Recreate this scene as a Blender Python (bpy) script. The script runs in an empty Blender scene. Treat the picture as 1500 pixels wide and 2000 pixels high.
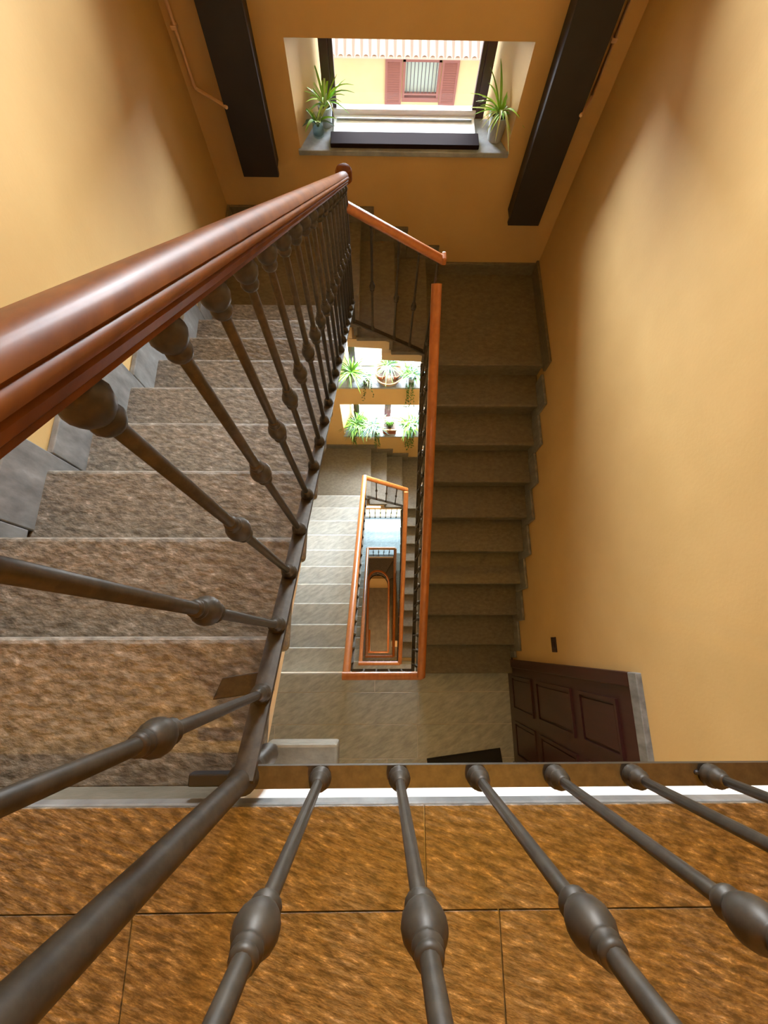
import bpy, bmesh, math, random
from mathutils import Vector, Matrix
random.seed(7)
S = bpy.context.scene
COL = S.collection

# ------------------------------------------------------------------ camera
th, ro, ya, HC = .2876, .0534, -.0538, .846
_r = Vector((1, 0, 0)); _u = Vector((0, math.cos(th), math.sin(th))); _f = Vector((0, math.sin(th), -math.cos(th)))
_Z = Matrix.Rotation(ya, 3, 'Z')
_r, _u, _f = _Z @ _r, _Z @ _u, _Z @ _f
_rr = math.cos(ro) * _r + math.sin(ro) * _u
_uu = -math.sin(ro) * _r + math.cos(ro) * _u
cam = bpy.data.cameras.new('camera'); cam_ob = bpy.data.objects.new('camera', cam); COL.objects.link(cam_ob)
M3 = Matrix((_rr, _uu, -_f)).transposed()
cam_ob.matrix_world = Matrix.Translation((0, 0, HC)) @ M3.to_4x4()
cam.sensor_fit = 'HORIZONTAL'; cam.sensor_width = 36; cam.lens = 880 / 1500 * 36
cam.clip_start = .02; cam.clip_end = 200
S.camera = cam_ob

# ------------------------------------------------------------------ world and light
W = bpy.data.worlds.new('sky'); S.world = W; W.use_nodes = True
bg = W.node_tree.nodes['Background']; bg.inputs[0].default_value = (.80, .89, 1, 1); bg.inputs[1].default_value = 2.3
S.view_settings.view_transform = 'Standard'; S.view_settings.look = 'None'
S.view_settings.exposure = 0.0; S.view_settings.gamma = 1; S.view_settings.use_curve_mapping = False

def area(name, loc, target, sx, sy, power, color, spread=math.pi):
    l = bpy.data.lights.new(name, 'AREA'); l.shape = 'RECTANGLE'; l.size = sx; l.size_y = sy
    l.energy = power; l.color = color; l.spread = spread
    o = bpy.data.objects.new(name, l); COL.objects.link(o); o.location = loc
    o.rotation_euler = (Vector(target) - Vector(loc)).to_track_quat('-Z', 'Y').to_euler()
    return o
def point(name, loc, power, color, radius):
    l = bpy.data.lights.new(name, 'POINT'); l.energy = power; l.color = color; l.shadow_soft_size = radius
    o = bpy.data.objects.new(name, l); COL.objects.link(o); o.location = loc
    return o
DAY = (.84, .92, 1)
area('daylight_sky', (.17, 7.0, 1.0), (.17, 0, 1.0), 7.0, 5.0, 13600, DAY)
area('daylight_plant_windows', (.17, 3.64, -4.55), (.17, 0, -4.55), 1.25, 3.3, 900, (.84, .93, 1))
area('daylight_garden_door', (.1, 3.66, -9.0), (.1, 1.8, -9.9), 1.2, 1.7, 190, (.5, .77, 1))
WARM = (1, .53, .07)
point('landing_lamp', (.45, -.822, 2.40), 135, WARM, .008)
point('stairwell_warm_fill', (.1, 1.3, 2.45), 34, WARM, .06)  # added warm fill that turns the shaded walls orange, no fixture seen
point('warm_fill_first_floor_down', (.6, -1.2, -1.5), 5, WARM, .08)  # added warm fill for this landing, no fixture in view
point('warm_fill_second_floor_down', (.6, -1.1, -5.4), 18, WARM, .08)  # added warm fill, source unseen
point('warm_fill_third_floor_down', (.6, -1.1, -9.4), 20, WARM, .08)  # same kind of added, unseen warm fill
point('winder_fill', (.1, 2.75, -10.9), 16, (1, .74, .42), .05)  # added to lift the dark fan of winding steps
point('stair_foot_fill', (.1, -1.0, -13.2), 75, (1, .74, .42), .1)  # unseen fill added to brighten the lowest flights
point('hall_fill', (.1, -.2, -16.3), 55, (1, .78, .48), .1)  # unseen fill added to brighten the bottom floor

# ------------------------------------------------------------------ materials
MATS = {}
def nodes(name):
    m = bpy.data.materials.new(name); m.use_nodes = True; nt = m.node_tree
    b = nt.nodes['Principled BSDF']; MATS[name] = m
    return m, nt, b
def plain(name, col, rough=.5, metal=0, coat=0, spec=.5):
    m, nt, b = nodes(name)
    b.inputs['Base Color'].default_value = (*col, 1); b.inputs['Roughness'].default_value = rough
    b.inputs['Metallic'].default_value = metal; b.inputs['Coat Weight'].default_value = coat
    b.inputs['Specular IOR Level'].default_value = spec
    return m
def noisy(name, c1, c2, scale, rough, bump=.2, stretch=(1, 1, 1), rot=(0, 0, 0), detail=8, dist=.02, c3=None, lo=.35, hi=.65, bscale=None, nrough=.6):
    m, nt, b = nodes(name); N = nt.nodes; L = nt.links
    tc = N.new('ShaderNodeTexCoord'); mp = N.new('ShaderNodeMapping')
    mp.vector_type = 'TEXTURE'; mp.inputs['Scale'].default_value = stretch; mp.inputs['Rotation'].default_value = rot
    geo = N.new('ShaderNodeNewGeometry')
    L.new(geo.outputs['Position'], mp.inputs['Vector'])
    n1 = N.new('ShaderNodeTexNoise'); n1.inputs['Scale'].default_value = scale; n1.inputs['Detail'].default_value = detail; n1.inputs['Roughness'].default_value = nrough
    L.new(mp.outputs[0], n1.inputs['Vector'])
    cr = N.new('ShaderNodeValToRGB'); cr.color_ramp.elements[0].position = lo; cr.color_ramp.elements[1].position = hi
    cr.color_ramp.elements[0].color = (*c1, 1); cr.color_ramp.elements[1].color = (*c2, 1)
    if c3:
        e = cr.color_ramp.elements.new(min(1, hi + .12)); e.color = (*c3, 1)
    L.new(n1.outputs[0], cr.inputs[0]); L.new(cr.outputs[0], b.inputs['Base Color'])
    n2 = N.new('ShaderNodeTexNoise'); n2.inputs['Scale'].default_value = bscale or scale * 1.6; n2.inputs['Detail'].default_value = detail
    L.new(mp.outputs[0], n2.inputs['Vector'])
    bp = N.new('ShaderNodeBump'); bp.inputs['Strength'].default_value = bump; bp.inputs['Distance'].default_value = dist
    L.new(n2.outputs[0], bp.inputs['Height']); L.new(bp.outputs[0], b.inputs['Normal'])
    b.inputs['Roughness'].default_value = rough
    return m
noisy('wall_paint', (.485, .318, .118), (.525, .348, .135), 2.2, .62, .06, dist=.01, bscale=60)
noisy('cream_plaster', (.74, .60, .40), (.78, .64, .44), 4, .7, .08, bscale=40)
noisy('white_plaster', (.80, .76, .70), (.84, .80, .74), 4, .7, .05, bscale=40)
noisy('tread_stone', (.10, .085, .063), (.215, .187, .145), 60, .55, .6, stretch=(1.7, 1, 1), rot=(0, 0, -.2), dist=.010, c3=(.42, .38, .32), bscale=55, lo=.38, hi=.62)
noisy('landing_stone', (.105, .09, .062), (.155, .135, .098), 40, .5, .3, stretch=(1.6, 1, 1), dist=.006, c3=(.20, .18, .14), bscale=80)
noisy('near_floor_stone', (.05, .038, .026), (.185, .145, .095), 105, .45, .7, stretch=(3.2, 1, 1), rot=(0, 0, -.33), dist=.005, c3=(.52, .43, .31), lo=.41, hi=.58, nrough=.72, bscale=110)
noisy('slate_skirting', (.12, .12, .115), (.22, .22, .21), 20, .32, .15, stretch=(1, 1, 2.5), dist=.004, c3=(.32, .33, .33))
noisy('low_floor_stone', (.29, .305, .285), (.43, .445, .42), 30, .33, .2, stretch=(3, 1, 1), rot=(0, 0, .5), dist=.004, c3=(.50, .51, .48))
noisy('hall_floor', (.13, .105, .07), (.19, .155, .11), 5, .6, .1)
noisy('iron', (.034, .027, .018), (.058, .046, .031), 60, .5, .12, dist=.002)
MATS['iron'].node_tree.nodes['Principled BSDF'].inputs['Metallic'].default_value = .35
def wood(name, c1, c2, rough, stretch, coat=.5):
    m = noisy(name, c1, c2, 9, rough, .05, stretch=stretch, dist=.002, lo=.3, hi=.7)
    b = m.node_tree.nodes['Principled BSDF']; b.inputs['Coat Weight'].default_value = coat; b.inputs['Coat Roughness'].default_value = .12
    return m
wood('mahogany', (.095, .032, .008), (.175, .062, .012), .42, (.3, 3, .3), .02)
MATS['mahogany'].node_tree.nodes['Principled BSDF'].inputs['Specular IOR Level'].default_value = .06
wood('rail_wood_lit', (.34, .105, .022), (.46, .155, .035), .35, (.3, 3, .3), .3)  # lighter copy of the handrail wood, its lit look put into the colour
wood('door_wood', (.026, .005, .004), (.042, .009, .007), .4, (.2, .2, 3), .2)
noisy('dark_steel', (.011, .008, .008), (.016, .012, .012), 8, .55, .05)
plain('frame_brown', (.05, .018, .016), .4)
plain('frame_glare', (.72, .66, .66), .5)  # daylight glare on the bottom frame rail, put into a pale colour
plain('pipe_paint', (.60, .40, .24), .5)
plain('glare_white', (.66, .68, .71), .5)
noisy('sill_slate', (.20, .23, .26), (.32, .35, .39), 12, .3, .08)
plain('grout_pale', (.55, .54, .50), .7)
plain('board_dark', (.012, .007, .008), .9, spec=.05)
plain('black_rubber', (.008, .008, .009), .8)
plain('switch_black', (.03, .012, .012), .4)
plain('terracotta', (.24, .07, .03), .7)
plain('pot_grey', (.30, .31, .30), .6)
plain('pot_white', (.36, .42, .50), .4)
plain('basket_cream', (.36, .25, .15), .7)
plain('soil', (.05, .035, .025), .9)
plain('leaf_bright', (.115, .25, .012), .45)
plain('leaf_green', (.05, .15, .014), .45)
plain('spider_bright', (.32, .56, .05), .45)
plain('spider_green', (.19, .42, .045), .45)
plain('spider_pale', (.52, .64, .30), .45)
plain('leaf_dark', (.025, .075, .012), .5)
plain('leaf_pale', (.21, .30, .10), .45)
plain('leaf_blue', (.085, .17, .15), .5)
noisy('facade_paint', (.62, .48, .25), (.66, .52, .28), 1.5, .8, .03)
plain('shutter_brown', (.30, .11, .085), .6)
plain('tile_clay', (.80, .66, .52), .8)
plain('tile_shade', (.60, .42, .34), .8)
plain('curtain', (.62, .72, .66), .8)
plain('bar_dark', (.10, .10, .10), .5)
plain('cornice', (.80, .76, .72), .7)
m, nt, b = nodes('glass'); N = nt.nodes; L = nt.links
tr = N.new('ShaderNodeBsdfTransparent'); gl = N.new('ShaderNodeBsdfGlossy'); gl.inputs['Roughness'].default_value = .02
mx = N.new('ShaderNodeMixShader'); fr = N.new('ShaderNodeFresnel'); fr.inputs['IOR'].default_value = 1.35
ge = N.new('ShaderNodeNewGeometry'); iv = N.new('ShaderNodeMath'); iv.operation = 'SUBTRACT'; iv.inputs[0].default_value = 1; L.new(ge.outputs['Backfacing'], iv.inputs[1])
mu = N.new('ShaderNodeMath'); mu.operation = 'MULTIPLY'; L.new(fr.outputs[0], mu.inputs[0]); L.new(iv.outputs[0], mu.inputs[1]); L.new(mu.outputs[0], mx.inputs[0]); L.new(tr.outputs[0], mx.inputs[1]); L.new(gl.outputs[0], mx.inputs[2]); L.new(mx.outputs[0], N['Material Output'].inputs['Surface'])
m, nt, b = nodes('jar_glass'); N = nt.nodes; L = nt.links
tr = N.new('ShaderNodeBsdfTransparent'); tr.inputs[0].default_value = (.82, .9, .9, 1); gl = N.new('ShaderNodeBsdfGlossy'); gl.inputs['Roughness'].default_value = .05
mx = N.new('ShaderNodeMixShader'); fr = N.new('ShaderNodeFresnel'); fr.inputs['IOR'].default_value = 1.45
ge = N.new('ShaderNodeNewGeometry'); iv = N.new('ShaderNodeMath'); iv.operation = 'SUBTRACT'; iv.inputs[0].default_value = 1; L.new(ge.outputs['Backfacing'], iv.inputs[1])
mu = N.new('ShaderNodeMath'); mu.operation = 'MULTIPLY'; L.new(fr.outputs[0], mu.inputs[0]); L.new(iv.outputs[0], mu.inputs[1]); L.new(mu.outputs[0], mx.inputs[0]); L.new(tr.outputs[0], mx.inputs[1]); L.new(gl.outputs[0], mx.inputs[2]); L.new(mx.outputs[0], N['Material Output'].inputs['Surface'])

# ------------------------------------------------------------------ helpers
def tag(o, label=None, cat=None, group=None, kind=None):
    if label: o['label'] = label
    if cat: o['category'] = cat
    if group: o['group'] = group
    if kind: o['kind'] = kind
    return o
def obj(name, me, mat, parent=None, smooth=False, bevel=0, seg=2):
    if isinstance(me, bmesh.types.BMesh):
        bm = me; bmesh.ops.recalc_face_normals(bm, faces=bm.faces)
        if bevel:
            es = [e for e in bm.edges if len(e.link_faces) == 2 and e.calc_face_angle(0) > .6]
            bmesh.ops.bevel(bm, geom=es, offset=bevel, segments=seg, affect='EDGES', profile=.5, clamp_overlap=True)
        me = bpy.data.meshes.new(name); bm.to_mesh(me); bm.free()
        if mat: me.materials.append(MATS[mat])
        if smooth:
            for p in me.polygons: p.use_smooth = True
            me.set_sharp_from_angle(angle=.7)
    o = bpy.data.objects.new(name, me); COL.objects.link(o)
    if parent:
        o.parent = parent
        if parent.type == 'EMPTY': o.matrix_parent_inverse = Matrix.Translation(-parent.location)
    return o
def share(name, src, parent, off):
    o = bpy.data.objects.new(name, src.data); COL.objects.link(o); o.parent = parent; o.location = off
    return o
def empty(name, loc, label, cat, group=None, kind=None):
    o = bpy.data.objects.new(name, None); COL.objects.link(o); o.location = loc; o.empty_display_size = .1
    tag(o, label, cat, group, kind)
    return o
def box(bm, x0, x1, y0, y1, z0, z1):
    v = [bm.verts.new((x, y, z)) for x in (x0, x1) for y in (y0, y1) for z in (z0, z1)]
    for f in ((0, 1, 3, 2), (4, 6, 7, 5), (0, 4, 5, 1), (2, 3, 7, 6), (0, 2, 6, 4), (1, 5, 7, 3)):
        bm.faces.new([v[i] for i in f])
    return bm
def bx(*a): return box(bmesh.new(), *a)
def prism(bm, pts, axis, a, b):
    """extrude polygon pts (2-D) along axis from a to b; axis X: pts are (y,z), Y: (x,z), Z: (x,y)"""
    def P(p, t): return {'X': (t, p[0], p[1]), 'Y': (p[0], t, p[1]), 'Z': (p[0], p[1], t)}[axis]
    A = [bm.verts.new(P(p, a)) for p in pts]; B = [bm.verts.new(P(p, b)) for p in pts]; n = len(pts)
    bm.faces.new(A); bm.faces.new(B[::-1])
    for i in range(n): bm.faces.new((A[i], A[(i + 1) % n], B[(i + 1) % n], B[i]))
    return bm
def lathe(bm, prof, seg=14, loc=(0, 0, 0)):
    rings = []
    for r, z in prof:
        rings.append([bm.verts.new((loc[0] + r * math.cos(2 * math.pi * i / seg), loc[1] + r * math.sin(2 * math.pi * i / seg), loc[2] + z)) for i in range(seg)])
    for a, b in zip(rings, rings[1:]):
        for i in range(seg): bm.faces.new((a[i], a[(i + 1) % seg], b[(i + 1) % seg], b[i]))
    bm.faces.new(rings[0][::-1]); bm.faces.new(rings[-1])
    return bm
def sweep(bm, prof, path, up=Vector((0, 0, 1)), closed_prof=True):
    """sweep a 2-D profile (side, up) along a polyline; profile kept plumb"""
    path = [Vector(p) for p in path]; rings = []
    for i, p in enumerate(path):
        d1 = (path[i] - path[i - 1]).normalized() if i else None
        d2 = (path[i + 1] - path[i]).normalized() if i < len(path) - 1 else None
        d = ((d1 or d2) + (d2 or d1)).normalized()
        h = Vector((d.x, d.y, 0))
        side = Vector((d.y, -d.x, 0)).normalized() if h.length > 1e-5 else Vector((1, 0, 0))
        k = 1
        if d1 and d2:
            a = Vector((d1.x, d1.y, 0)); c = Vector((d2.x, d2.y, 0))
            if a.length > 1e-5 and c.length > 1e-5: k = 1 / max(.5, math.cos(a.angle(c) / 2))
        n = side.cross(d).normalized()
        rings.append([bm.verts.new(p + side * s * k + n * u) for s, u in prof])
    n = len(prof)
    for a, b in zip(rings, rings[1:]):
        for i in range(n): bm.faces.new((a[i], a[(i + 1) % n], b[(i + 1) % n], b[i]))
    bm.faces.new(rings[0][::-1]); bm.faces.new(rings[-1])
    return bm
def tube(bm, path, r, seg=8):
    return sweep(bm, [(r * math.cos(2 * math.pi * i / seg), r * math.sin(2 * math.pi * i / seg)) for i in range(seg)], path)

# ------------------------------------------------------------------ room shell
XL, XR, YF, YN = -1.098, 1.352, 3.081, -1.75
ZB, ZT = -18.2, 2.75
T = .38
tag(obj('wall_left', bx(XL - .3, XL, YN - .3, YF + T, ZB, ZT), 'wall_paint'), 'ochre plaster wall beside the descending left flight', 'wall', kind='structure')
tag(obj('wall_right', bx(XR, XR + .3, YN - .3, YF + T, ZB, ZT), 'wall_paint'), 'ochre plaster wall on the right with the dark door', 'wall', kind='structure')
tag(obj('wall_near', bx(XL, XR, YN - .3, YN, ZB, ZT), 'wall_paint'), 'ochre plaster wall behind the near landings', 'wall', kind='structure')
tag(obj('ceiling', bx(XL - .3, XR + .3, YN - .3, YF + T, ZT, ZT + .2), 'wall_paint'), 'plain ochre ceiling over the stairwell', 'ceiling', kind='structure')
tag(obj('lamp_baffle', bx(XL, XR, -.775, -.74, 2.247, ZT), 'wall_paint'), 'unseen ochre beam added across the top landing to cut the lamp light', 'beam', kind='structure')  # out of view, added to end the lamp light on the first tread
OX0, OX1 = -.5, .84
tag(obj('daylight_baffle', bx(-1.6, 1.9, YF + T, YF + T + 1.0, -.66, -.60), 'cornice'), 'unseen ledge added outside above the upper window to block steep daylight', 'ledge', kind='structure')  # out of view, added to keep steep daylight off the far treads
openings = [(.12, 1.12), (-1.29, -.735), (-4.08, -3.0), (-5.44, -4.52), (-9.98, -8.1)]
bm = bmesh.new()
box(bm, XL, OX0, YF, YF + T, ZB, ZT); box(bm, OX1, XR, YF, YF + T, ZB, ZT)
zt = ZT
for z0, z1 in openings:
    box(bm, OX0, OX1, YF, YF + T, z1, zt); zt = z0
    prism(bm, [(OX0, YF), (-.355, YF + T), (OX0, YF + T)], 'Z', z0, z1)
    prism(bm, [(OX1, YF), (OX1, YF + T), (.705, YF + T)], 'Z', z0, z1)
box(bm, OX0, OX1, YF, YF + T, ZB, zt)
tag(obj('wall_far', bm, 'wall_paint'), 'ochre far wall pierced by splayed window recesses', 'wall', kind='structure')

def window(n, z0, z1, label, posts, mat='frame_brown', sill='sill_slate', bottom='frame_glare', door=False):
    w = empty('window_%d' % n, (.175, 3.40, z0), label, 'window', kind='structure')
    y0, y1 = 3.375, 3.425
    for x in (-.352, .648): obj('frame_post', bx(x, x + .055, y0, y1, z0, z1), mat, w, bevel=.004)
    obj('frame_head', bx(-.297, .648, y0, y1, z1 - .05, z1), mat, w, bevel=.004)
    obj('frame_sill_rail', bx(-.297, .648, y0, y1, z0, z0 + .045), bottom, w, bevel=.004)
    xs = [-.297] + posts + [.648]
    for p in posts: obj('mullion', bx(p - .022, p + .022, y0, y1, z0 + .045, z1 - .05), 'frame_brown', w, bevel=.004)
    for i in range(len(xs) - 1):
        a = xs[i] + (.022 if i else 0); c = xs[i + 1] - (.022 if i < len(xs) - 2 else 0)
        for x in (a, c - .028): obj('sash_stile', bx(x, x + .028, y0 + .008, y1 - .008, z0 + .045, z1 - .05), mat, w, bevel=.003)
        obj('pane', bx(a + .028, c - .028, 3.398, 3.402, z0 + .045, z1 - .05), 'glass', w)
    if not door:
        obj('sill', bx(OX0 - .012, OX1 + .012, YF - .02, 3.375, z0 - .03, z0 + .001), sill, w, bevel=.004)
    return w
window(1, .12, 1.12, 'unseen brown-framed window added above the first one in view', [.175])  # out-of-view counterpart of the stacked lower window, added to admit daylight
w2 = window(2, -1.29, -.735, 'splayed window at the top with dark frame overlooking the yellow facade', [])
obj('sill_board', bx(-.305, .655, YF + .006, 3.20, -1.289, -1.262), 'board_dark', w2, bevel=.004)
obj('sill_glare', bx(-.29, .64, 3.205, 3.372, -1.289, -1.275), 'glare_white', w2, bevel=.004)  # strip painted white where daylight blows out the sill
obj('sill_groove', bx(-.27, .62, 3.318, 3.33, -1.275, -1.262), 'sill_slate', w2, bevel=.003)
window(3, -4.08, -3.0, 'lower window with the round basket pot on its sill', [.175], sill='sill_slate')
window(4, -5.44, -4.52, 'lower window with the terracotta pot on its sill', [.155], sill='sill_slate')
window(5, -9.98, -8.1, 'tall bright window deep in the well over the blue floor', [.175], door=True)

# vertical steel profiles beside the window and the conduits
def beam(x0, x1, z, label):
    t = empty('steel_column', ((x0 + x1) / 2, 3.0, z), label, 'column', 'dark columns flanking the upper window')
    obj('column_face', bx(x0, x1, 2.93, 2.965, z, ZT), 'dark_steel', t, bevel=.004)
    obj('column_body', bx(x0 + .012, x1 - .012, 2.965, YF, z + .006, ZT), 'dark_steel', t)
    return t
beam(-.873, -.645, -1.368, 'short black column left of the upper window')
beam(.948, 1.174, -1.70, 'longer black column right of the upper window')
def pipe(path, label, clip):
    t = empty('conduit_pipe', path[0], label, 'pipe', 'thin painted conduits by the columns')
    obj('pipe', tube(bmesh.new(), path, .009, 8), 'pipe_paint', t, smooth=True)
    for z in clip:
        obj('clip', bx(path[0][0] - .016, path[0][0] + .016, path[0][1] - .012, YF, z, z + .02), 'pipe_paint', t, bevel=.003)
    return t
pipe([(-1.052, 3.06, ZT), (-1.047, 3.06, -.94), (-1.043, 3.06, -.955), (-1.03, 3.055, -.962), (-.88, 2.945, -.965), (-.855, 2.92, -.965)], 'thin conduit bending to the left black column', [.5, -.7])
pipe([(1.245, 3.06, ZT), (1.245, 3.06, -.96), (1.24, 3.05, -.972), (1.205, 2.99, -.975), (1.165, 2.915, -.975)], 'thin conduit ending at the right black column', [.5, -.72])

# ------------------------------------------------------------------ floors / landings
def slab(name, x0, x1, y0, y1, z, mat, label, thick=.045, body=.14, bodymat='cream_plaster', inset=(0, 0, 0, 0)):
    f = tag(obj(name, bx(x0, x1, y0, y1, z - thick, z), mat, bevel=.006), label, 'floor', kind='structure')
    obj('slab_soffit', bx(x0 + inset[0], x1 - inset[1], y0 + inset[2], y1 - inset[3], z - thick - body, z - thick - .0005), bodymat, f)
    return f
def tiles(f, rows, z, mat, gap=.0018, h=.004):
    for y0, y1, xs in rows:
        for a, c in zip(xs, xs[1:]):
            obj('tile', bx(a + gap / 2, c - gap / 2, y0 + gap / 2, y1 - gap / 2, z - .002, z + h), mat, f, bevel=.0008, seg=1)
# near landing (the photographer's)
f = slab('floor', XL, XR, YN, -.250, -.004, 'slate_skirting', 'orange-lit stone landing floor under the camera', .036, .17, 'white_plaster', (.862, 0, 0, .003))
tiles(f, [(-.396, -.252, [XL, -.95, .078, XR]), (-.70, -.396, [XL, -.94, -.375, .191, .757, XR]), (-1.0, -.70, [XL, -.66, -.09, .475, 1.04, XR]), (YN, -1.0, [XL, -.4, .4, XR])], -.004, 'near_floor_stone')
bm = bx(-.236, -.082, -.40, -.199, -.262, -.20)
tag(obj('stone_corbel', bm, 'landing_stone', bevel=.006), 'small stone block jutting out under the near landing corner', 'stone block')

LV = [0, -4.013, -7.92, -11.82, -15.72]
LABEL = ['top', 'first lower', 'second lower', 'third lower', 'fourth lower']
f = slab('floor', XL, XR, YN, -.265, LV[1] - .004, 'grout_pale', 'grey tiled landing one floor down', .036, .17, 'cream_plaster', (0, 0, 0, .003))
tiles(f, [(-.454, -.275, [XL, -.02, XR]), (-.751, -.454, [XL, .42, XR]), (-1.054, -.751, [XL, -1.0, .40, XR]), (YN, -1.054, [XL, .1, XR])], LV[1] - .004, 'low_floor_stone', .007)
slab('floor', XL, XR, YN, -.285, LV[2], 'low_floor_stone', 'grey landing two floors down', inset=(0, 0, 0, .003))
slab('floor', XL, XR, YN, -.285, LV[3], 'low_floor_stone', 'grey landing three floors down', inset=(0, 0, 0, .003))
slab('floor', XL, XR, YN, -.255, LV[4], 'landing_stone', 'brown landing four floors down', inset=(0, 0, 0, .003))
tag(obj('floor', bx(XL, XR, YN, YF, ZB, ZB + .2), 'hall_floor'), 'brown floor at the very bottom of the well', 'floor', kind='structure')
tag(obj('wall_hall', bx(XL, XR, 2.28, 2.38, ZB + .2, -15.3), 'wall_paint'), 'ochre wall at the foot of the well', 'wall', kind='structure')

# ------------------------------------------------------------------ stair flights
def lerp(a, b, t): return a + (b - a) * t
def flight(y0, d, n, r, t, z0, xw, xa, xb, side, mat, label, skmat='slate_skirting', sk=.14, stop=None):
    """y0: nosing of the upper floor, d: +1 away / -1 towards the camera; xw wall X, xa..xb well edge at top/bottom; side -1 well is right of the flight"""
    xw += .002 if side < 0 else -.002
    fl = empty('stair_flight', ((xw + xa) / 2, y0, z0 - n * r), label, 'stairs')
    nose = lambda k: y0 + d * t * k
    def xe(y): return lerp(xa, xb, (y - y0) / (d * n * t))
    for k in range(1, n):
        a, c = nose(k - 1) - d * .035, nose(k); z = z0 - k * r
        bm = bmesh.new()
        prism(bm, [(xw, a), (xe(a), a), (xe(c), c), (xw, c)], 'Z', z - .045, z)
        obj('tread', bm, mat, fl, bevel=.015, seg=3, smooth=False)
    for k in range(0, n):
        y = nose(k) - d * .022; z = z0 - k * r
        ya_, yb_ = sorted((y, y - d * .025)); e = xe(y); xs = sorted((xw, e - (.02 if e > xw else -.02)))
        obj('riser', bx(xs[0], xs[1], ya_, yb_, z - r + .0005, z - .0455), mat if d < 0 else 'landing_stone', fl)
        if k:
            a, c = nose(k - 1) + d * .058, nose(k) + d * .058
            if stop is not None and (c < stop): c = max(c, stop)
            s0, s1 = sorted((a, c)); xi = xw + (.022 if side < 0 else -.022); x0, x1 = sorted((xw, xi))
            if s1 - s0 > .03: obj('skirting', bx(x0, x1, s0 + .001, s1 - .001, z - .16, z + sk), skmat, fl, bevel=.004)
    # sloping soffit body
    pts = []
    for k in range(0, n):
        y = nose(k) - d * .048; z = z0 - k * r
        pts += [(y, z - .046), (y, z - r - .046)]
    y1 = nose(n - 1) - d * .048
    pts += [(y1 + d * .2, z0 - n * r - .046), (y1 + d * .2, z0 - n * r - .16), (y1 + d * .05, z0 - n * r - .22), (nose(0) - d * .06, z0 - .30), (nose(0) - d * .06, z0 - .046)]
    e0 = min(xa, xb) - .03 if side < 0 else max(xa, xb) + .03
    x0, x1 = sorted((xw, e0))
    obj('soffit', prism(bmesh.new(), pts, 'X', x0, x1), 'cream_plaster', fl)
    return fl
R0, T0, Y0 = .18, .2668, -.2474
flight(Y0, 1, 10, R0, T0, 0, XL, -.232, -.198, -1, 'tread_stone', 'rough stone flight descending on the left from the near landing', sk=.175)
ZLF, ZRF = -1.8, -2.29
rR = (4.013 - 2.29) / 10
flight(2.163, -1, 10, rR, .2703, ZRF, XR, .385, .385, 1, 'landing_stone', 'brown stone flight on the right coming down to the lower door', stop=-.12)

def far_side(zl, r, xs, ytop, yr, label, lab2, lab3, mat='landing_stone', xwell=-.2):
    """left corner landing, short flight of 3 risers running right, right corner landing"""
    slab('floor', XL, xs[0], ytop, YF, zl, mat, lab2, inset=(0, .06, .02, 0))
    slab('floor', xs[2] - .03, XR, yr, YF, zl - 3 * r, mat, lab3, inset=(0, 0, .06, 0))
    fl = empty('stair_flight', (.15, 2.6, zl - 3 * r), label, 'stairs')
    for k in (1, 2):
        obj('tread', bx(xs[k - 1] - .03, xs[k], 2.165, YF - .002, zl - k * r - .045, zl - k * r), mat, fl, bevel=.008)
        a = xs[k - 1]
        z = zl - k * r - .046
        obj('step_block', prism(bmesh.new(), [(a - .10, z), (xs[k] - .11, z), (xs[k] - .02, z - .05), (xs[k] - .02, z - .115), (a - .10, z - .09)], 'Y', 2.185, YF - .002), 'cream_plaster', fl)
    for k in range(3):
        obj('riser', bx(xs[k] - .045, xs[k] - .02, 2.18, YF - .002, zl - (k + 1) * r + .0005, zl - k * r - .0455), mat, fl)
    e = [XL] + [x + .10 for x in xs] + [XR]
    for k in range(4):
        obj('skirting', bx(e[k] + (.001 if k else .023), e[k + 1] - (.001 if k < 3 else .023), YF - .02, YF - .001, zl - k * r - .163, zl - k * r + .118), mat, fl, bevel=.004)
    tag(obj('baseboard_left', bx(XL, XL + .022, ytop + .06, YF, zl, zl + .118), mat, bevel=.004), kind='structure')
    tag(obj('baseboard_right', bx(XR - .022, XR, yr - .058, YF, zl - 3 * r, zl - 3 * r + .14), mat, bevel=.004), kind='structure')
    return fl
far_side(ZLF, (ZLF - ZRF) / 3, [-.127, .135, .397], 2.154, 2.163, 'short stone steps under the upper window running left to right', 'dark landing in the far left corner behind the handrail', 'wide brown landing in the far right corner')

# first lower storey
r1, t1, y1 = .17, .2472, -.2667
flight(y1, 1, 11, r1, t1, LV[1], XL, -.275, -.20, -1, 'low_floor_stone', 'pale grey daylit flight going down beneath the top left flight')
ZL1 = LV[1] - 11 * r1
ZR1 = ZL1 - .489
far_side(ZL1, .163, [-.10, .16, .425], y1 + 10 * t1, 2.19, 'short steps below the plant windows', 'brown corner landing below the plant windows', 'lower far right corner landing below the plants')
rr1 = (ZR1 - LV[2]) / 10
flight(2.19, -1, 10, rr1, .268, ZR1, XR, .40, .40, 1, 'landing_stone', 'narrow visible strip of the brown right flight one floor further down')
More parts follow.
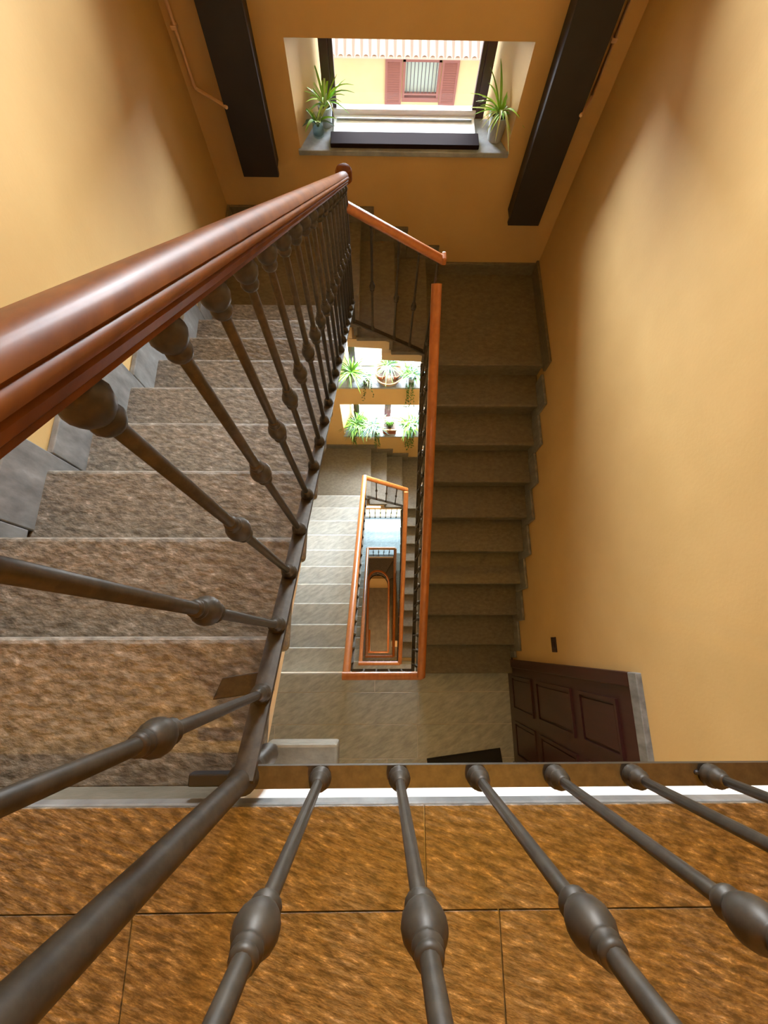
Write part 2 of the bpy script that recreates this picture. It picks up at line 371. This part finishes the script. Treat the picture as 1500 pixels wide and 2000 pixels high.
# second lower storey: level far landing with blue daylight
flight(-.285, 1, 12, (10.0 + LV[2]) / 12, .214, LV[2], XL, -.29, -.235, -1, 'low_floor_stone', 'grey left flight two floors down leading to the blue landing')
ZBF = -10.0
f = slab('floor', XL, XR, 2.07, YF + T, ZBF - .004, 'grout_pale', 'landing floor glowing blue before the tall window')
tiles(f, [(2.075, 2.42, [XL, .1, XR]), (2.42, 2.76, [XL, -.25, .5, XR]), (2.76, YF, [XL, .15, XR])], ZBF - .004, 'low_floor_stone', .008)
flight(2.07, -1, 10, (-ZBF + LV[3]) / 10, .236, ZBF, XR, .44, .44, 1, 'landing_stone', 'brown right flight three floors down')
# third lower storey with winders
r3 = .18
flight(-.285, 1, 10, r3, .245, LV[3], XL, -.285, -.285, -1, 'low_floor_stone', 'grey left flight above the fan of winding steps')
ZW = LV[3] - 10 * r3
wf = empty('stair_flight', (.06, 2.2, ZW - .9), 'fan of winding steps around the curved handrail', 'stairs')
cx, cy, rin = .06, 1.90, .36
angs = [math.pi - i * math.pi / 6 for i in range(7)]
def outer(a):
    dx, dy = math.cos(a), math.sin(a); best = 9
    if dx < -1e-6: best = min(best, (XL + .002 - cx) / dx)
    if dx > 1e-6: best = min(best, (XR - .002 - cx) / dx)
    if dy > 1e-6: best = min(best, (YF - .002 - cy) / dy)
    return (cx + dx * best, cy + dy * best)
for i in range(6):
    a, c = angs[i], angs[i + 1]; z = ZW - i * .15
    pts = [(cx + rin * math.cos(a + .03), cy + rin * math.sin(a + .03)), outer(min(math.pi, a + .03))]
    for cxx, cyy in ((XL + .002, YF - .002), (XR - .002, YF - .002)):
        ac = math.atan2(cyy - cy, cxx - cx)
        if c < ac < a: pts.append((cxx, cyy))
    pts += [outer(c), (cx + rin * math.cos(c), cy + rin * math.sin(c)), (cx + rin * math.cos((a + c) / 2), cy + rin * math.sin((a + c) / 2))]
    obj('tread', prism(bmesh.new(), pts, 'Z', z - .15, z), 'landing_stone', wf)
flight(1.90, -1, 6, (-(ZW - .9) + LV[4]) / 6, .36, ZW - .9, XR, .42, .42, 1, 'landing_stone', 'lowest brown right flight beside the bottom floor')

# ------------------------------------------------------------------ railings
RAILP = [(0, .028), (.012, .0265), (.021, .0215), (.0275, .014), (.0295, .0085), (.0272, .0060), (.031, .0035), (.0335, -.001), (.0325, -.006), (.0265, -.0085), (.0300, -.012), (.0285, -.019), (.0230, -.0225), (.0255, -.026), (.018, -.029), (0, -.030)]
RAILP = [(s * .85, u * .88) for s, u in RAILP]
RAILP = RAILP + [(-s, u) for s, u in RAILP[-2:0:-1]]
SMALLP = [(0, .027), (.018, .024), (.030, .013), (.033, 0), (.028, -.012), (.018, -.024), (0, -.026)]
SMALLP = SMALLP + [(-s, u) for s, u in SMALLP[-2:0:-1]]
BARP = [(-.0165, -.006), (.0165, -.006), (.0165, .006), (-.0165, .006)]
def knob_prof(): return [(.0075, -.036), (.0115, -.034), (.0135, -.030), (.0135, -.026), (.0108, -.0235), (.0105, -.021), (.0145, -.016), (.0172, -.008), (.0180, 0), (.0172, .007), (.0148, .014), (.0118, .019), (.0100, .021), (.0118, .0235), (.0118, .0265), (.0092, .029), (.0106, .0325), (.0100, .036), (.0074, .0385)]
FOOT = [(r * .82, z * .85) for r, z in [(.017, 0), (.0215, .006), (.0215, .016), (.017, .022), (.0185, .027), (.0185, .033), (.013, .038), (.0125, .046), (.0095, .050)]]
TOPC = [(r * .74, z * .80) for r, z in [(.010, -.062), (.0165, -.058), (.0195, -.051), (.0185, -.044), (.0150, -.041), (.0165, -.038), (.0235, -.029), (.0262, -.018), (.0235, -.008), (.018, -.003), (.0195, .004)]]
def bal_meshes(h, kz, rad=.0074):
    d = {}
    for nm, pr in (('rod', [(rad, 0.01), (rad, h - .02)]), ('knob', [(r, z + kz) for r, z in knob_prof()]), ('foot', FOOT), ('cap', [(r, z + h) for r, z in TOPC])):
        bm = lathe(bmesh.new(), pr, 16 if nm != 'rod' else 12); bmesh.ops.recalc_face_normals(bm, faces=bm.faces)
        me = bpy.data.meshes.new('baluster_' + nm); bm.to_mesh(me); bm.free(); me.materials.append(MATS['iron'])
        for p in me.polygons: p.use_smooth = True
        d[nm] = me
    return d
def bal_single(h, kz):
    pr = FOOT[:-1] + [(.0078, .05)] + [(.0078, kz - .035)] + [(r, z + kz) for r, z in knob_prof()] + [(.0078, h - .06)] + [(r, z + h) for r, z in TOPC]
    bm = lathe(bmesh.new(), pr, 8); bmesh.ops.recalc_face_normals(bm, faces=bm.faces)
    me = bpy.data.meshes.new('baluster'); bm.to_mesh(me); bm.free(); me.materials.append(MATS['iron'])
    for p in me.polygons: p.use_smooth = True
    return me
HB = .775
FINE = bal_meshes(HB, .405); COARSE = bal_single(HB, .40)
def railing(label, top, bot, feet, wood_mat, prof=RAILP, fine=False, group=None, cat='railing', endcap=True):
    """top/bot: polylines of handrail centre and bottom bar; feet: baluster foot positions"""
    t = empty('stair_railing', bot[0], label, cat, group)
    obj('handrail', sweep(bmesh.new(), prof, top), wood_mat, t, smooth=False)
    for p in t.children[0].data.polygons: p.use_smooth = True
    t.children[0].data.set_sharp_from_angle(angle=.75)
    obj('bottom_rail', sweep(bmesh.new(), BARP, bot), 'iron', t)
    o = t.location
    for p in feet:
        off = Vector(p) - o
        if fine:
            b = bpy.data.objects.new('baluster', FINE['rod']); COL.objects.link(b); b.parent = t; b.location = off
            for nm, key in (('knob', 'knob'), ('foot_collar', 'foot'), ('top_collar', 'cap')):
                c = bpy.data.objects.new(nm, FINE[key]); COL.objects.link(c); c.parent = b
        else:
            b = bpy.data.objects.new('baluster', COARSE); COL.objects.link(b); b.parent = t; b.location = off
    return t
def pts_along(a, b, n, t0=0, t1=1):
    a, b = Vector(a), Vector(b)
    return [a.lerp(b, t0 + (t1 - t0) * i / max(1, n - 1)) for i in range(n)]
# --- top storey
BZ = .03
CORN = Vector((-.212, -.203, BZ))
# near railing, level
near_feet = [(-.0896 + .1256 * i, -.203, BZ) for i in range(12)]
t = railing('black iron railing in the foreground along the near landing', [(-.212, -.203, BZ + .83), (XR, -.203, BZ + .83)], [(-.212, -.203, BZ - .006), (XR, -.203, BZ - .006)], near_feet, 'mahogany', fine=True)
obj('fixing_screw', lathe(bmesh.new(), [(.004, .0), (.004, .003), (.002, .005)], 10, (.52, -.2, BZ)), 'dark_steel', t)
obj('corner_post', lathe(bmesh.new(), [(.012, -.20), (.019, -.17), (.021, -.155), (.0155, -.14), (.0155, -.02), (.024, -.012), (.024, .012), (.0165, .022), (.0165, .79)], 20, CORN), 'iron', t, smooth=True)
obj('post_ring', lathe(bmesh.new(), [(.017, -.06), (.0225, -.055), (.0225, -.035), (.017, -.03)], 20, CORN), 'iron', t, smooth=True)
# left railing, descending
def LX(y): return lerp(-.207, -.163, (y + .2) / 2.35)
def left_bot(y): return (LX(y), y, -.080 - .70 * y)
ys = [.0395 + .1215 * i for i in range(-1, 18)]
ys = [y for y in ys if y < 2.12]
tl = railing('near left railing with a thick glossy mahogany handrail', [(LX(y), y, left_bot(y)[2] + .812) for y in (-.203, .1, .5, 1.0, 1.6, 2.12, 2.15)],
             [(x, y, z - .006) for x, y, z in (left_bot(-.203), left_bot(1.0), left_bot(2.15))], [left_bot(y) for y in ys], 'mahogany', fine=True)
obj('rail_end', lathe(bmesh.new(), [(.030, -.03), (.040, -.02), (.040, .02), (.034, .032), (.015, .037)], 18, (LX(2.15), 2.165, left_bot(2.15)[2] + .812)), 'mahogany', tl, smooth=True)
obj('rail_bracket', bx(-.315, -.232, -.226, -.206, -.03, -.006), 'black_rubber', tl, bevel=.003)
obj('bracket_arm', prism(bmesh.new(), [(-.315, -.10), (-.20, -.085), (-.20, -.045), (-.30, -.06)], 'Z', -.10, -.088), 'iron', tl, bevel=.002)
# far railing, three risers
ft = [(-.160, 2.15, -.922), (.385, 2.15, -1.252)]
fb = [(-.163, 2.15, -1.775), (.352, 2.15, -2.108)]
xs = [-.034, .121, .239]
tf = railing('short sloping railing beneath the upper window', ft, fb, [], 'rail_wood_lit', prof=[(a * .85, c * .85) for a, c in SMALLP])
for x in xs:
    u = (x + .163) / .515; zb = lerp(-1.775, -2.108, u); zt_ = lerp(-.905, -1.235, (x + .16) / .545) - .02
    h = zt_ - zb
    pr = [(r * .8, z) for r, z in FOOT[:-1]] + [(.007, .05), (.007, h * .47 - .04)] + [(r * 1.05, z + h * .47) for r, z in knob_prof()] + [(.007, h - .07)] + [(r * .7, z + h) for r, z in TOPC]
    obj('baluster', lathe(bmesh.new(), pr, 12, (x, 2.15, zb)), 'iron', tf, smooth=True)
obj('corner_post', lathe(bmesh.new(), [(.011, 0), (.011, .95)], 10, (LX(2.15), 2.15, -1.79)), 'iron', tf, smooth=True)
obj('corner_post', lathe(bmesh.new(), [(.0085, 0), (.0085, .90)], 10, (.355, 2.145, -2.12)), 'iron', tf, smooth=True)
obj('rail_end', bx(.372, .398, 2.12, 2.18, -1.262, -1.215), 'rail_wood_lit', tf, bevel=.008)
# right railing
ra, rb = Vector((.363, 2.125, -1.405)), Vector((.363, -.249, -3.06))
oa, ob_ = Vector((.355, 2.125, -2.215)), Vector((.355, -.249, -3.87))
railing('long orange-brown right railing dropping to the first lower landing', [ra, rb], [oa, ob_], pts_along(oa, ob_, 18, .03, .97), 'rail_wood_lit', prof=SMALLP)

def ring(near_z, xl, xr, yn, left_end, right_end, far_l, far_r, names, nb=17, nn=4, mat='rail_wood_lit', farn=3, scale=1.0):
    P = [(s * scale, u * scale) for s, u in SMALLP]
    dz = Vector((0, 0, -.81))
    a, b = Vector((xl, yn, near_z)), Vector((xr, yn, near_z))
    if names[0]: railing(names[0], [a + Vector((-.033, 0, 0)), b], [a + dz, b + dz], [p for p in pts_along(a + dz, b + dz, nn + 2)[1:-1]], mat, prof=P)
    l = Vector(left_end)
    if names[1]: railing(names[1], [a, l], [a + dz, l + dz], pts_along(a + dz, l + dz, nb, .03, .97), mat, prof=P)
    if names[2]: railing(names[2], [far_l, far_r], [Vector(far_l) + dz, Vector(far_r) + dz], pts_along(Vector(far_l) + dz, Vector(far_r) + dz, farn + 2)[1:-1], mat, prof=P)
    if names[3]: railing(names[3], [right_end[0], right_end[1]], [Vector(right_end[0]) + dz, Vector(right_end[1]) + dz], pts_along(Vector(right_end[0]) + dz, Vector(right_end[1]) + dz, nb, .03, .97), mat, prof=P)
ring(-3.09, -.253, .367, -.243, (-.168, 2.17, -4.82), [(.41, 2.08, -5.19), (.38, -.289, -7.0)], (-.16, 2.17, -4.86), (.435, 2.17, -5.36),
     ['level orange railing across the well at the first lower landing', 'orange railing of the pale grey left flight one floor down', 'short sloping orange railing far below the plant windows', 'second orange right railing inside the well'])
ring(-7.0, -.271, .38, -.288, (-.213, 2.09, -9.13), [(.41, 2.09, -9.13), (.412, -.266, -10.9)], (-.213, 2.09, -9.13), (.41, 2.09, -9.13),
     ['level railing across the well two floors down', 'left railing two floors down beside the blue floor', 'level railing on the edge of the blue landing', 'right railing three floors down'], farn=4)
arc = [(cx + .315 * math.cos(a), cy + .315 * math.sin(a), lerp(-12.72, -13.6, (math.pi - a) / math.pi)) for a in [math.pi - i * math.pi / 12 for i in range(13)]]
ring(-10.9, -.255, .412, -.266, arc[0], [arc[-1], (.372, -.223, -14.8)], None, None, ['level railing across the well three floors down', 'left railing above the curved turn', None, 'innermost right railing at the bottom'])
railing('curved railing turning around the bottom of the well', arc, [(x, y, z - .81) for x, y, z in arc], [(x, y, z - .81) for x, y, z in arc[1:-1:2]], 'rail_wood_lit', prof=SMALLP)
ring(-14.8, -.256, .372, -.223, (-.256, .5, -15.3), [None, None], None, None, ['innermost level railing at the bottom of the well', 'short last railing beside the hall floor', None, None], nb=5)
# balustrade before the tall window
ga, gb = Vector((-.33, 3.05, -9.96)), Vector((.62, 3.05, -9.96))
railing('small iron balustrade before the tall bright window', [ga + Vector((0, 0, .81)), gb + Vector((0, 0, .81))], [ga, gb], pts_along(ga, gb, 8, .02, .98), 'rail_wood_lit', prof=SMALLP)

# ------------------------------------------------------------------ door, switch, mat
d = empty('door_1', (XR, -.6, LV[1]), 'dark brown panelled door on the right wall one floor down', 'door', kind='structure')
z0, zt_ = LV[1], -1.66
obj('door_frame', bx(XR - .03, XR + .01, -.215, -.140, z0, zt_), 'door_wood', d, bevel=.005)
obj('door_frame', bx(XR - .03, XR + .01, -1.16, -1.085, z0, zt_), 'door_wood', d, bevel=.005)
obj('door_frame', bx(XR - .03, XR + .01, -1.16, -.140, zt_, zt_ + .08), 'slate_skirting', d, bevel=.005)
obj('door_leaf', bx(XR - .015, XR + .01, -1.085, -.215, z0 + .005, zt_), 'door_wood', d)
def panel(ya_, yb_, za, zb):
    p = obj('door_panel', bx(XR - .024, XR - .014, ya_ + .035, yb_ - .035, za + .035, zb - .035), 'door_wood', d, bevel=.008)
    bm = bmesh.new()
    for q in ((ya_, yb_, za, za + .022), (ya_, yb_, zb - .022, zb), (ya_, ya_ + .022, za + .022, zb - .022), (yb_ - .022, yb_, za + .022, zb - .022)): box(bm, XR - .03, XR - .014, *q)
    obj('moulding', bm, 'door_wood', p)
for ya_, yb_ in ((-.60, -.29), (-1.01, -.70)):
    panel(ya_, yb_, -2.32, -1.83); panel(ya_, yb_, -3.15, -2.45); panel(ya_, yb_, -3.85, -3.28)
obj('door_knob', lathe(bmesh.new(), [(.012, 0), (.028, .012), (.028, .03), (.012, .04)], 12, (XR - .045, -1.02, -2.95)), 'pot_grey', d, smooth=True)
s = empty('light_switch', (XR, 0, -2.71), 'small black switch plate on the right wall above the door', 'switch')
obj('plate', bx(XR - .008, XR, -.055, .055, -2.755, -2.665), 'switch_black', s, bevel=.002)
obj('rocker', bx(XR - .012, XR - .008, -.022, .022, -2.735, -2.685), 'switch_black', s, bevel=.001)
bm = bmesh.new(); prism(bm, [(.50, -1.07), (1.19, -.985), (1.24, -1.38), (.55, -1.465)], 'Z', LV[1], LV[1] + .012)
mt = empty('door_mat', (.86, -1.2, LV[1]), 'black door mat lying askew on the first lower landing', 'mat')
obj('mat_pile', bm, 'black_rubber', mt)
bm = bmesh.new(); prism(bm, [(.485, -1.055), (1.205, -.965), (1.255, -1.395), (.535, -1.48)], 'Z', LV[1], LV[1] + .006)
obj('mat_border', bm, 'black_rubber', mt)

# ------------------------------------------------------------------ plants
def blade(bm, p, ang, L, w, up, droop, seg=6):
    """arching strap leaf with a folded section"""
    d = Vector((math.cos(ang), math.sin(ang), 0)); s = Vector((-d.y, d.x, 0)); prev = None
    for i in range(seg + 1):
        u = i / seg; c = Vector(p) + d * (L * u * (.45 + .55 * u * droop)) + Vector((0, 0, up * L * (u - droop * u * u * .95)))
        ww = w * (1 - u) ** .6 * (.55 + .9 * u if u < .5 else 1) / 2 + .0004
        row = [bm.verts.new(c + s * ww + Vector((0, 0, ww * .5))), bm.verts.new(c), bm.verts.new(c - s * ww + Vector((0, 0, ww * .5)))]
        low = [bm.verts.new(v.co - Vector((0, 0, .0012))) for v in row]
        if prev:
            for a in (0, 1):
                bm.faces.new((prev[0][a], prev[0][a + 1], row[a + 1], row[a])); bm.faces.new((prev[1][a + 1], prev[1][a], low[a], low[a + 1]))
            bm.faces.new((prev[0][0], row[0], low[0], prev[1][0])); bm.faces.new((row[2], prev[0][2], prev[1][2], low[2]))
        prev = (row, low)
    return bm
def pot(t, p, r0, r1, h, mat, rim=True, soil=True):
    pr = [(r0, 0), (r0 * .98 + r1 * .02, .004), (r1, h)] + ([(r1 + .006, h), (r1 + .006, h + .018)] if rim else []) + [(r1 - .004, h + (.018 if rim else 0)), (r1 - .008, h - .01)]
    o = obj('pot', lathe(bmesh.new(), pr, 20, p), mat, t, smooth=False)
    if soil: obj('soil', lathe(bmesh.new(), [(r1 - .009, h - .012), (r1 - .009, h - .006), (.005, h)], 16, p), 'soil', t)
    return o
def leafy_leaves(t, p, n, L, w, mats, up=(.5, 1), droop=(.2, .9), arc=(0, 6.28), rnd=random):
    for i in range(n):
        a = arc[0] + (arc[1] - arc[0]) * (i + rnd.random() * .7) / n
        bm = blade(bmesh.new(), (p[0], p[1], p[2]), a, L * rnd.uniform(.6, 1.05), w * rnd.uniform(.8, 1.2), rnd.uniform(*up), rnd.uniform(*droop))
        obj('leaf', bm, rnd.choice(mats), t, smooth=True)
def foliage(name, t, p, n, L, w, mats, up=(.4, 1), droop=(.2, 1.1), spread=.03, arc=(0, 6.28)):
    for mname in mats:
        bm = bmesh.new()
        for i in range(n // len(mats)):
            q = (p[0] + random.uniform(-spread, spread), p[1] + random.uniform(-spread, spread) * .6, p[2])
            blade(bm, q, random.uniform(*arc), L * random.uniform(.5, 1.05), w * random.uniform(.7, 1.2), random.uniform(*up), random.uniform(*droop), 5)
        o = obj(name, bm, mname, t, smooth=True); o['kind'] = 'stuff'
def trailing(t, p, n, L, mat, ny=-1, leaf=.016):
    """hanging stems with small oval leaves"""
    bm = bmesh.new()
    for i in range(n):
        x = p[0] + random.uniform(-.05, .05); y = p[1]; z = p[2]; l = L * random.uniform(.5, 1)
        path = [(x, y + .06, z + .01), (x + random.uniform(-.01, .01), y - .005, z + .012), (x + random.uniform(-.02, .02), y - .03, z - l * .4), (x + random.uniform(-.03, .03), y - .03, z - l)]
        tube(bm, path, .0016, 5)
        for j in range(9):
            u = j / 8; k = min(2, int(u * 3)); f_ = u * 3 - k
            c = Vector(path[k]).lerp(Vector(path[k + 1]), f_)
            blade(bm, c, random.uniform(0, 6.28), leaf * random.uniform(1.2, 2.2), leaf, .5, .8, 3)
    o = obj('trailing_stems', bm, mat, t, smooth=True); o['kind'] = 'stuff'
SU = -1.288
# upper window, left: jar of cuttings and leafy pot
g = empty('glass_vase', (-.385, 3.20, SU), 'clear glass jar with leafy cuttings at the left of the upper sill', 'vase', 'plants on the upper window sill')
obj('jar', lathe(bmesh.new(), [(.035, 0), (.038, .01), (.034, .10), (.028, .11), (.030, .118), (.027, .118), (.024, .11), (.031, .10), (.034, .012), (.0, .008)], 18, (-.385, 3.20, SU)), 'jar_glass', g, smooth=True)
leafy_leaves(g, (-.385, 3.20, SU + .05), 14, .17, .034, ['spider_green', 'leaf_blue', 'spider_pale'], (.6, 1.2), (.3, 1.0), rnd=random.Random(3))
g = empty('potted_spider_plant', (-.335, 3.29, SU), 'bright green spiky plant in a pale pot by the left window post', 'plant', 'plants on the upper window sill')
pot(g, (-.335, 3.29, SU), .032, .042, .10, 'pot_white')
leafy_leaves(g, (-.335, 3.29, SU + .10), 26, .25, .021, ['spider_bright', 'spider_bright', 'spider_green', 'spider_pale'], (.7, 1.3), (.2, .8), rnd=random.Random(5))
g = empty('potted_spider_plant', (.765, 3.19, SU), 'striped spider plant in a grey pot at the right of the upper sill', 'plant', 'plants on the upper window sill')
pot(g, (.765, 3.19, SU), .045, .060, .13, 'pot_grey')
leafy_leaves(g, (.765, 3.19, SU + .13), 34, .25, .02, ['spider_bright', 'spider_pale', 'spider_green', 'spider_pale'], (.3, 1.2), (.4, 1.2), rnd=random.Random(8))
for a, l in ((1.9, .22), (.9, .20), (2.6, .21)):
    obj('leaf', blade(bmesh.new(), (.765, 3.19, SU + .13), a, l, .024, 1.35, .25, 8), 'spider_green', g, smooth=True)
# plant window high (sill -4.08)
SA = -4.079
def plantA(name, p, label, potargs, fol, cat='plant', group='plants on the high plant sill'):
    t = empty(name, p, label, cat, group)
    if potargs: pot(t, p, *potargs)
    for f_ in fol: f_(t)
    return t
p = (-.315, 3.19, SA)
plantA('potted_yucca', p, 'tall bright green spiky plant at the left of the basket sill', (.05, .065, .12, 'pot_white'), [lambda t: foliage('foliage', t, (-.315, 3.19, SA + .12), 60, .33, .028, ['leaf_bright', 'leaf_green'], (.3, 1.1), (.2, 1.1), .02)])
p = (-.13, 3.17, SA)
plantA('potted_succulent', p, 'low pale trailing plant between the spiky plant and the basket', (.05, .06, .07, 'pot_white'), [lambda t: foliage('foliage', t, (-.13, 3.17, SA + .08), 70, .15, .024, ['leaf_blue', 'leaf_pale'], (.2, .7), (.4, 1.2), .05), lambda t: trailing(t, (-.12, YF - .02, SA), 3, .28, 'leaf_dark')])
p = (.135, 3.22, SA)
t = empty('planter_basket', p, 'round cream basket with two clay pots and grassy leaves', 'plant', 'plants on the high plant sill')
obj('basket', lathe(bmesh.new(), [(.13, 0), (.15, .012), (.172, .06), (.18, .10), (.186, .105), (.18, .112), (.172, .105), (.160, .06), (.14, .03), (.0, .028)], 28, p), 'basket_cream', t, smooth=True)
for dx in (-.085, .085):
    obj('clay_pot', lathe(bmesh.new(), [(.05, .03), (.068, .11), (.074, .11), (.074, .13), (.064, .13), (.055, .115)], 18, (p[0] + dx, p[1] - .02, p[2])), 'terracotta', t)
    obj('soil', lathe(bmesh.new(), [(.062, .11), (.060, .118), (.004, .12)], 14, (p[0] + dx, p[1] - .02, p[2])), 'soil', t)
foliage('foliage', t, (p[0], p[1] + .05, SA + .15), 84, .26, .017, ['leaf_pale', 'leaf_blue', 'leaf_green'], (.3, 1.0), (.5, 1.2), .05)
p = (.42, 3.19, SA)
plantA('potted_ivy', p, 'blue-green bushy plant trailing over the sill right of the basket', (.06, .075, .10, 'pot_white'), [lambda t: foliage('foliage', t, (.42, 3.19, SA + .11), 110, .19, .028, ['leaf_blue', 'leaf_green'], (.3, .9), (.3, 1.2), .06), lambda t: trailing(t, (.40, YF - .02, SA), 8, .42, 'leaf_green')])
# plant window low (sill -5.44)
SB = -5.439
p = (-.30, 3.19, SB)
plantA('potted_fern', p, 'bushy green plant spilling over the left of the lowest sill', (.06, .075, .11, 'pot_white'), [lambda t: foliage('foliage', t, (-.30, 3.20, SB + .12), 170, .30, .026, ['leaf_bright', 'leaf_green', 'leaf_dark'], (.3, 1.0), (.4, 1.2), .06), lambda t: trailing(t, (-.34, YF - .02, SB), 6, .30, 'leaf_green')], group='plants on the low plant sill')
p = (-.06, 3.16, SB)
plantA('potted_spider_plant', p, 'pale spider plant in a bluish pot beside the terracotta box', (.065, .085, .13, 'pot_white'), [lambda t: foliage('foliage', t, (-.06, 3.17, SB + .15), 110, .26, .016, ['leaf_pale', 'leaf_blue'], (.3, .9), (.5, 1.2), .05), lambda t: trailing(t, (.0, YF - .02, SB), 6, .36, 'leaf_green')], group='plants on the low plant sill')
t = empty('potted_cactus', (.185, 3.19, SB), 'small round cactus in a square terracotta pot', 'plant', 'plants on the low plant sill')
obj('pot', bx(.085, .285, 3.10, 3.28, SB, SB + .12), 'terracotta', t, bevel=.008)
obj('pot_rim', bx(.075, .295, 3.09, 3.29, SB + .12, SB + .15), 'basket_cream', t, bevel=.006)
obj('soil', bx(.10, .27, 3.115, 3.265, SB + .15, SB + .156), 'soil', t)
bm = bmesh.new()
prof = [(.03, 0), (.055, .02), (.068, .055), (.06, .09), (.035, .112), (.006, .118)]
lathe(bm, prof, 24, (.185, 3.19, SB + .154))
for i, v in enumerate(bm.verts):
    d_ = Vector((v.co.x - .185, v.co.y - 3.19, 0)); k = 1.0 if (i % 24) % 2 else .86
    v.co.x = .185 + d_.x * k; v.co.y = 3.19 + d_.y * k
obj('cactus_body', bm, 'leaf_green', t)
p = (.50, 3.19, SB)
plantA('potted_ivy', p, 'blue-green ivy in a white pot right of the cactus', (.08, .10, .12, 'pot_white'), [lambda t: foliage('foliage', t, (.50, 3.19, SB + .13), 170, .24, .03, ['leaf_blue', 'leaf_green', 'leaf_bright'], (.3, 1.0), (.3, 1.2), .08), lambda t: trailing(t, (.50, YF - .02, SB), 10, .42, 'leaf_green')], group='plants on the low plant sill')

# ------------------------------------------------------------------ building opposite
YB = 15.0
k = YB / 8.5
def bz(z): return HC + (z - HC) * k
def bxx(x): return x * k
B = empty('house', (.8, YB, bz(-6)), 'yellow house opposite seen through the upper window', 'building')
wx0, wx1, wz0, wz1 = bxx(.385), bxx(.975), bz(-4.29), bz(-3.735)
zev = bz(-3.66)
bm = bmesh.new()
for q in ((-9, wx0, bz(-12), zev), (wx1, 11, bz(-12), zev), (wx0, wx1, bz(-12), wz0), (wx0, wx1, wz1, zev)): box(bm, q[0], q[1], YB, YB + .3, q[2], q[3])
obj('facade', bm, 'facade_paint', B)
obj('cornice', bx(-9, 11, YB - .18, YB + .02, zev - .02, zev + .09), 'cornice', B, bevel=.02)
w = obj('window_frame', bx(wx0, wx0 + .07, YB - .03, YB + .1, wz0, wz1), 'shutter_brown', B)
obj('frame_side', bx(wx1 - .07, wx1, YB - .03, YB + .1, wz0, wz1), 'shutter_brown', w)
obj('frame_top', bx(wx0, wx1, YB - .03, YB + .1, wz1 - .06, wz1), 'shutter_brown', w)
obj('frame_bottom', bx(wx0, wx1, YB - .04, YB + .1, wz0, wz0 + .10), 'shutter_brown', w)
obj('frame_rail', bx(wx0 + .07, wx1 - .07, YB - .03, YB + .05, wz0 + .16, wz0 + .20), 'shutter_brown', w)
obj('pane', bx(wx0 + .07, wx1 - .07, YB + .12, YB + .14, wz0 + .10, wz1 - .06), 'curtain', w)
for i in range(9):
    x = lerp(wx0 + .12, wx1 - .12, i / 8)
    obj('window_bar', bx(x - .011, x + .011, YB - .005, YB + .017, wz0 + .20, wz1 - .06), 'bar_dark', w)
def shutter(x0, x1, skew, hx):
    s_ = obj('shutter', bx(x0, x0 + .06, YB - .06, YB - .02, wz0 - .08, wz1 + .02), 'shutter_brown', B)
    obj('shutter_stile', bx(x1 - .06, x1, YB - .06, YB - .02, wz0 - .08, wz1 + .02), 'shutter_brown', s_)
    for z in (wz0 - .08, wz1 - .05): obj('shutter_rail', bx(x0 + .06, x1 - .06, YB - .06, YB - .02, z, z + .07), 'shutter_brown', s_)
    n = 17
    for i in range(n):
        z = lerp(wz0 - .01, wz1 - .06, (i + .5) / n)
        bm = prism(bmesh.new(), [(YB - .065, z - .022), (YB - .058, z - .028), (YB - .018, z + .018), (YB - .025, z + .024)], 'X', x0 + .06, x1 - .06)
        obj('slat', bm, 'shutter_brown', s_)
shutter(bxx(.112), bxx(.372), 0, 0); shutter(bxx(.985), bxx(1.245), 0, 0)
# tiled eaves
rf = obj('roof', prism(bmesh.new(), [(YB - .45, zev + .09), (YB - .45, zev + .14), (YB + 4, zev + 1.55), (YB + 4, zev + 1.45)], 'X', -9, 11), 'tile_shade', B)
bm = bmesh.new()
for j in range(6):
    a0, a1 = math.pi * j / 6, math.pi * (j + 1) / 6
half = [(.085 * math.cos(math.pi * j / 6), .085 * math.sin(math.pi * j / 6)) for j in range(7)]
half = half + [(.07 * math.cos(math.pi * (6 - j) / 6), .07 * math.sin(math.pi * (6 - j) / 6)) for j in range(7)]
sl = 1.41 / 4.45
A = [bm.verts.new((x, -.05, z)) for x, z in half]; C = [bm.verts.new((x * .85, .55, z * .85 + .6 * sl)) for x, z in half]
n = len(half); bm.faces.new(A); bm.faces.new(C[::-1])
for i in range(n): bm.faces.new((A[i], A[(i + 1) % n], C[(i + 1) % n], C[i]))
first = None
for i in range(22):
    for j in range(3):
        off = Vector((-1.6 + i * .215, YB - .45 + j * .5, zev + .135 + j * .5 * sl)) - B.location
        if first is None:
            bmesh.ops.recalc_face_normals(bm, faces=bm.faces)
            me = bpy.data.meshes.new('roof_tile'); bm.to_mesh(me); bm.free(); me.materials.append(MATS['tile_clay'])
            first = me
        o = bpy.data.objects.new('roof_tile', first); COL.objects.link(o); o.parent = B; o.location = off
tag(obj('ground_court', bx(-12, 14, YF + T, YB + 5, ZB - .3, ZB), 'cornice'), 'pale courtyard ground outside', 'ground', kind='structure')
